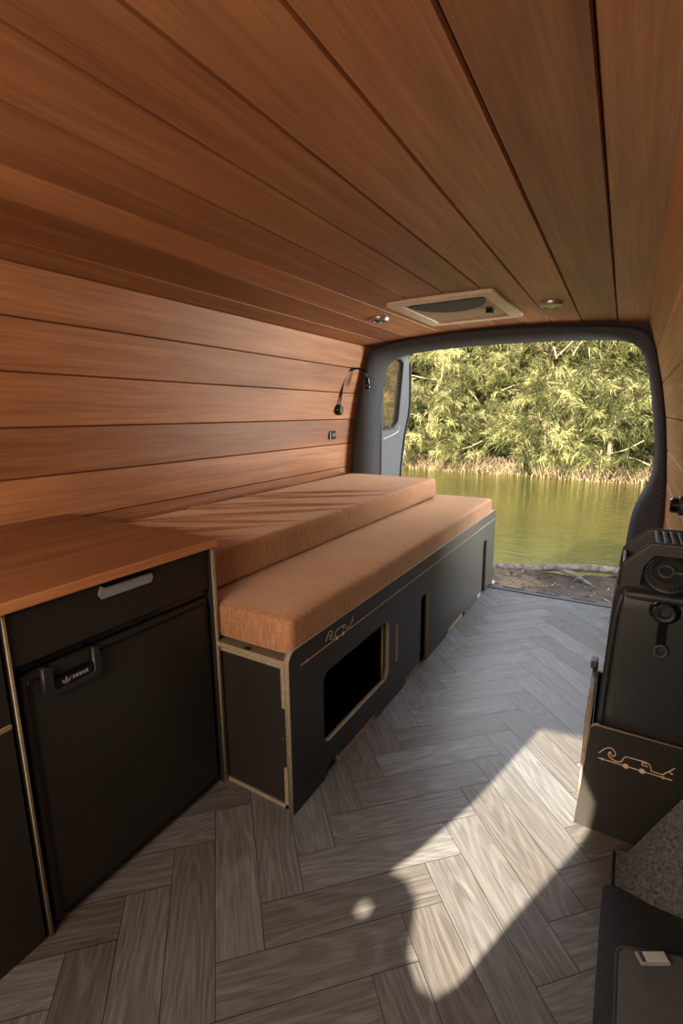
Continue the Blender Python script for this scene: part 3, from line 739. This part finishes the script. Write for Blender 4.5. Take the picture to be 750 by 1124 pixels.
for p in fb.polygons:
    if p.center.y > 18.6: p.material_index = 1

# needle foliage trees
def foliage_mesh(name, seed, n_plume, n_blade, rx, ry, zlo, zhi):
    g = np.random.default_rng(seed)
    # plume centres on drooping boughs inside a lumpy crown
    nb = n_plume//9; cen = []; axs = []; tn = []
    for b in range(nb):
        a = g.uniform(0, 2*np.pi); rr = np.sqrt(g.uniform(.12, 1)); z = g.uniform(zlo, zhi)
        prof = np.sin(np.pi*np.clip((z-zlo)/(zhi-zlo)*.85+.22, 0, 1))**.5
        base = np.array([rx*rr*prof*np.cos(a), ry*rr*prof*np.sin(a), z]); bt = g.normal(0, .14)
        for k in range(9):
            off = g.normal(0, [.32, .32, .22]); cen.append(base+off)
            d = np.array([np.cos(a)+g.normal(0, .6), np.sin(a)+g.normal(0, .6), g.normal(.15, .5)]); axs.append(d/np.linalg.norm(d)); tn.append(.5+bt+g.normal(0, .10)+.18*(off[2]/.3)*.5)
    cen = np.array(cen); axs = np.array(axs); tn = np.array(tn); m = len(cen); B = n_blade
    c = np.repeat(cen, B, 0); ax = np.repeat(axs, B, 0); t = np.repeat(tn, B)
    s = g.uniform(-.30, .30, (m*B, 1)); d = ax*1.0+g.normal(0, .55, (m*B, 3)); d /= np.linalg.norm(d, axis=1, keepdims=True)
    p0 = c+ax*s+g.normal(0, .03, (m*B, 3)); L = g.uniform(.16, .36, (m*B, 1))
    p1 = p0+d*L; p1[:, 2] -= (L[:, 0]**2)*1.3*g.uniform(.5, 1.5, m*B)
    sd = np.cross(d, g.normal(0, 1, (m*B, 3))); sd /= np.linalg.norm(sd, axis=1, keepdims=True)+1e-9; w = g.uniform(.006, .013, (m*B, 1))
    mid = (p0+p1)/2+np.array([0, 0, .02])
    N = m*B; V = np.empty((N*4, 3), np.float32); V[0::4] = p0; V[1::4] = mid+sd*w; V[2::4] = p1; V[3::4] = mid-sd*w
    me = bpy.data.meshes.new(name); me.vertices.add(N*4); me.vertices.foreach_set('co', V.ravel())
    me.loops.add(N*4); me.loops.foreach_set('vertex_index', np.arange(N*4, dtype=np.int32)); me.polygons.add(N)
    me.polygons.foreach_set('loop_start', np.arange(0, N*4, 4, dtype=np.int32)); me.polygons.foreach_set('loop_total', np.full(N, 4, np.int32)); me.update()
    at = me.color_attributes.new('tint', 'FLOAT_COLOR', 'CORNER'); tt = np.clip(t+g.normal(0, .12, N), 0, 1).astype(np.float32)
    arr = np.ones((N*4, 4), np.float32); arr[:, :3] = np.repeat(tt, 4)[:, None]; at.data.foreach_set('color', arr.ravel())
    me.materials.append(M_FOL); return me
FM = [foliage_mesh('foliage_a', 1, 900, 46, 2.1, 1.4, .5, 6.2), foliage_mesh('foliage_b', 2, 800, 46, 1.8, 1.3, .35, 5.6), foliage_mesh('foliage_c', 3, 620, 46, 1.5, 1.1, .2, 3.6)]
def trunk_mesh(seed, h):
    g = random.Random(seed); vs, fs = [], []
    def add(pts, rad):
        o = tube('t', pts, rad, M_TWIG, None, 7); b = len(vs); vs.extend([v.co.copy() for v in o.data.vertices]); fs.extend([tuple(b+i for i in p.vertices) for p in o.data.polygons]); bpy.data.objects.remove(o)
    T = bez([(0, 0, -.3), (g.uniform(-.15, .15), 0, h*.3), (g.uniform(-.3, .3), g.uniform(-.2, .2), h*.65), (g.uniform(-.3, .3), 0, h)], 6)
    add(T, [.11*(1-.8*i/len(T)) for i in range(len(T))])
    for k in range(16):
        a = g.uniform(0, 6.28); i = g.randrange(2, len(T)-3); p = T[i]; L = g.uniform(.7, 1.9)
        q = [p, p+Vector((math.cos(a)*L*.5, math.sin(a)*L*.5, g.uniform(0, .4))), p+Vector((math.cos(a)*L, math.sin(a)*L, g.uniform(-.3, .7)))]
        add(bez(q, 4), [.035*(1-.8*j/9) for j in range(9)])
    me = bpy.data.meshes.new('trunk'); me.from_pydata(vs, [], fs); me.materials.append(M_TWIG); return me
TM = [trunk_mesh(1, 5.2), trunk_mesh(2, 4.8), trunk_mesh(3, 3.0)]
spots = []
g = random.Random(5)
x = -20.0
while x < 8: spots.append((x+g.uniform(-.3, .3), 17.6+g.uniform(-.4, .6)-(.4 if x > -3 else 0), g.choice([0, 1]), g.uniform(.9, 1.12))); x += 1.9
x = -21.0
while x < 10: spots.append((x+g.uniform(-.4, .4), 20.2+g.uniform(-.5, .5), g.choice([0, 1]), g.uniform(1.1, 1.35))); x += 2.4
x = -19.0
while x < 6.5: spots.append((x+g.uniform(-.6, .6), 16.9+g.uniform(-.2, .4)-(.5 if x > -2.5 else 0), 2, g.uniform(.6, .85))); x += 2.3
names = {0: ('feathery_tree', 'tall feathery yellow green tree growing on the far river bank', 'trees on the far bank'), 2: ('feathery_shrub', 'low feathery green shrub at the water edge of the far bank', 'shrubs on the far bank')}
for (x, y, k, s) in spots:
    nm, lb, gr = names[2 if k == 2 else 0]
    t = thing(nm, (x, y, -.62), lb, 'shrub' if k == 2 else 'tree', gr); t.rotation_euler.z = g.uniform(0, 6.28); t.scale = (s, s, s)
    for me, n in ((FM[k], 'foliage'), (TM[k], 'trunk')):
        o = bpy.data.objects.new(n, me); COL.objects.link(o); o.parent = t
# undergrowth along the far bank: dry stalks and roots nobody could count
def undergrowth():
    g = np.random.default_rng(9); N = 7000; x = g.uniform(-18, 7, N); e = 16.35+.5*np.sin(x*.5)-np.clip((x+2.5)/2., 0, 1)*.9
    y = e+g.uniform(-.15, .9, N); z0 = np.full(N, -.80)+np.clip((y-e)*.5, 0, .4); L = g.uniform(.05, .22, N)*(1+1.4*np.clip(np.sin(x*2.3)+np.sin(x*5.1), 0, 1)); a = g.normal(0, .5, N); b = g.normal(0, .3, N); w = g.uniform(.008, .022, N)
    V = np.empty((N*3, 3), np.float32); V[0::3] = np.stack([x-w, y, z0], 1); V[1::3] = np.stack([x+w, y, z0], 1); V[2::3] = np.stack([x+a*L, y+b*L, z0+L], 1)
    o = from_data('bank_undergrowth', V.tolist(), [(i, i+1, i+2) for i in range(0, N*3, 3)], M_LEAFL); set_tint(o.data, g.uniform(0, .9, N))
    tag(o, 'dry brown stalks and fallen leaves along the far water line', 'undergrowth', kind='stuff')
undergrowth()
def litter():
    g = np.random.default_rng(4); N = 1500; V = []; F = []
    for i in range(N):
        x, y = g.uniform(-2.2, .8), g.uniform(3.6, 5.7)
        if y > shore(x)-.02: continue
        z = ground(x, y)+.008; a = g.uniform(0, 6.28); L = g.uniform(.012, .045); w = L*g.uniform(.15, .5); c, s = math.cos(a), math.sin(a); b = len(V)
        for u, v, dz in ((-L, 0, 0), (0, w, .004), (L, 0, g.uniform(0, .02)), (0, -w, .002)): V.append((x+u*c-v*s, y+u*s+v*c, z+dz))
        F.append((b, b+1, b+2, b+3))
    o = from_data('leaf_litter', V, F, M_LEAFL); set_tint(o.data, g.uniform(.1, 1., len(F)))
    tag(o, 'scattered dry leaves and twigs on the dirt behind the van', 'leaf litter', kind='stuff')
litter()
def rootlog():
    pts = bez([(-2.3, 5.15, -.56), (-1.7, 5.34, -.50), (-1.25, 5.38, -.54), (-.85, 5.46, -.53), (-.45, 5.60, -.50), (.0, 5.70, -.50), (.5, 5.75, -.52), (1.1, 5.95, -.62)], 8)
    rad = [.042+.02*mn.noise(Vector((i*.3, 1, 0))) for i in range(len(pts))]
    o = tube('tree_root', pts, rad, M_BARK, None, 12); tag(o, 'thick grey tree root running along the near water edge', 'tree root')
    for i, (pp, lb) in enumerate((([(-.62, 5.54, -.50), (-.35, 5.36, -.53), (-.15, 5.12, -.57)], 'thin grey root reaching from the big root toward the van'), ([(-.05, 5.68, -.50), (.12, 5.45, -.52), (.18, 5.2, -.57)], 'grey side root at the right end of the big root'))):
        q = bez(pp, 6); o = tube('tree_root', q, [.03*(1-.6*k/len(q)) for k in range(len(q))], M_BARK, None, 8); tag(o, lb, 'tree root')
rootlog()
def stone(x, y, r, seed, label):
    bm = bmesh.new(); bmesh.ops.create_icosphere(bm, subdivisions=3, radius=r)
    for v in bm.verts:
        v.co *= 1+.35*mn.noise(v.co/r*1.1+Vector((seed, 0, 0))); v.co.z *= .6; v.co += Vector((x, y, ground(x, y)+r*.3))
    tag(bm_out('stone', bm, M_STONE, None, True), label, 'stone')
stone(-1.02, 4.62, .045, 1, 'pale grey stone on the dirt beside the corner of the bed')
stone(-1.10, 4.80, .03, 5, 'smaller pale stone just behind the first one on the dirt')

# ------------------------------------------------------------------ light
w = bpy.data.worlds.new('sky'); bpy.context.scene.world = w; w.use_nodes = True; nt = w.node_tree
bg = nt.nodes['Background']; sky = nt.nodes.new('ShaderNodeTexSky'); sky.sky_type = 'NISHITA'; sky.sun_disc = False
sky.sun_elevation = R(28); sky.sun_rotation = R(200); nt.links.new(sky.outputs[0], bg.inputs[0]); bg.inputs[1].default_value = .4
def lamp_(name, typ, loc, target, energy, color, size=None, sy=None):
    d = bpy.data.lights.new(name, typ); d.energy = energy; d.color = color
    if typ == 'AREA':
        d.shape = 'RECTANGLE'; d.size = size; d.size_y = sy or size
    o = bpy.data.objects.new(name, d); COL.objects.link(o); o.location = loc
    o.rotation_euler = (Vector(target)-Vector(loc)).to_track_quat('-Z', 'Y').to_euler(); return o
hl = 1/math.hypot(dx, 1); sd = Vector((dx, 1, -tanv))
s = lamp_('sun', 'SUN', (-3, -6, 6), Vector((-3, -6, 6))+sd, 31, (1., .87, .68)); s.data.angle = R(.45)
lamp_('fill_rear', 'AREA', (-.8, 4.7, 2.7), (-.8, 1.6, .2), 120, (.96, .98, 1.), 2.6, 1.6)  # added fill above the rear opening, brightens floor and bed
lamp_('fill_side', 'AREA', (2.3, 5.3, .35), (-1.1, 2.3, 1.5), 250, (1., .97, .92), 1.6, 1.4)  # added fill kept out of view, lifts rear ceiling and left wall
lamp_('fill_cab', 'AREA', (-.7, -.90, 1.25), (-.9, 2.0, 1.25), 33, (1., .80, .63), 1.3, .5)  # added fill behind the camera, stands in for cab window light

# ------------------------------------------------------------------ camera
yaw, pitch, roll = .5384, .1982, -.0102
cy, sy_, cp, sp = math.cos(yaw), math.sin(yaw), math.cos(pitch), math.sin(pitch)
f = Vector((-sy_*cp, cy*cp, -sp)); r = Vector((cy, sy_, 0)); u = r.cross(f)
r2 = r*math.cos(roll)+u*math.sin(roll); u2 = -r*math.sin(roll)+u*math.cos(roll)
cam = bpy.data.cameras.new('camera'); co_ = bpy.data.objects.new('camera', cam); COL.objects.link(co_)
mw = Matrix((r2, u2, -f)).transposed().to_4x4(); mw.translation = (0, 0, 1.15); co_.matrix_world = mw
cam.sensor_fit = 'HORIZONTAL'; cam.sensor_width = 36; cam.lens = 532.79/750*36; cam.clip_start = .02; cam.clip_end = 300
bpy.context.scene.camera = co_
vs_ = bpy.context.scene.view_settings; vs_.view_transform = 'Standard'; vs_.exposure = 0
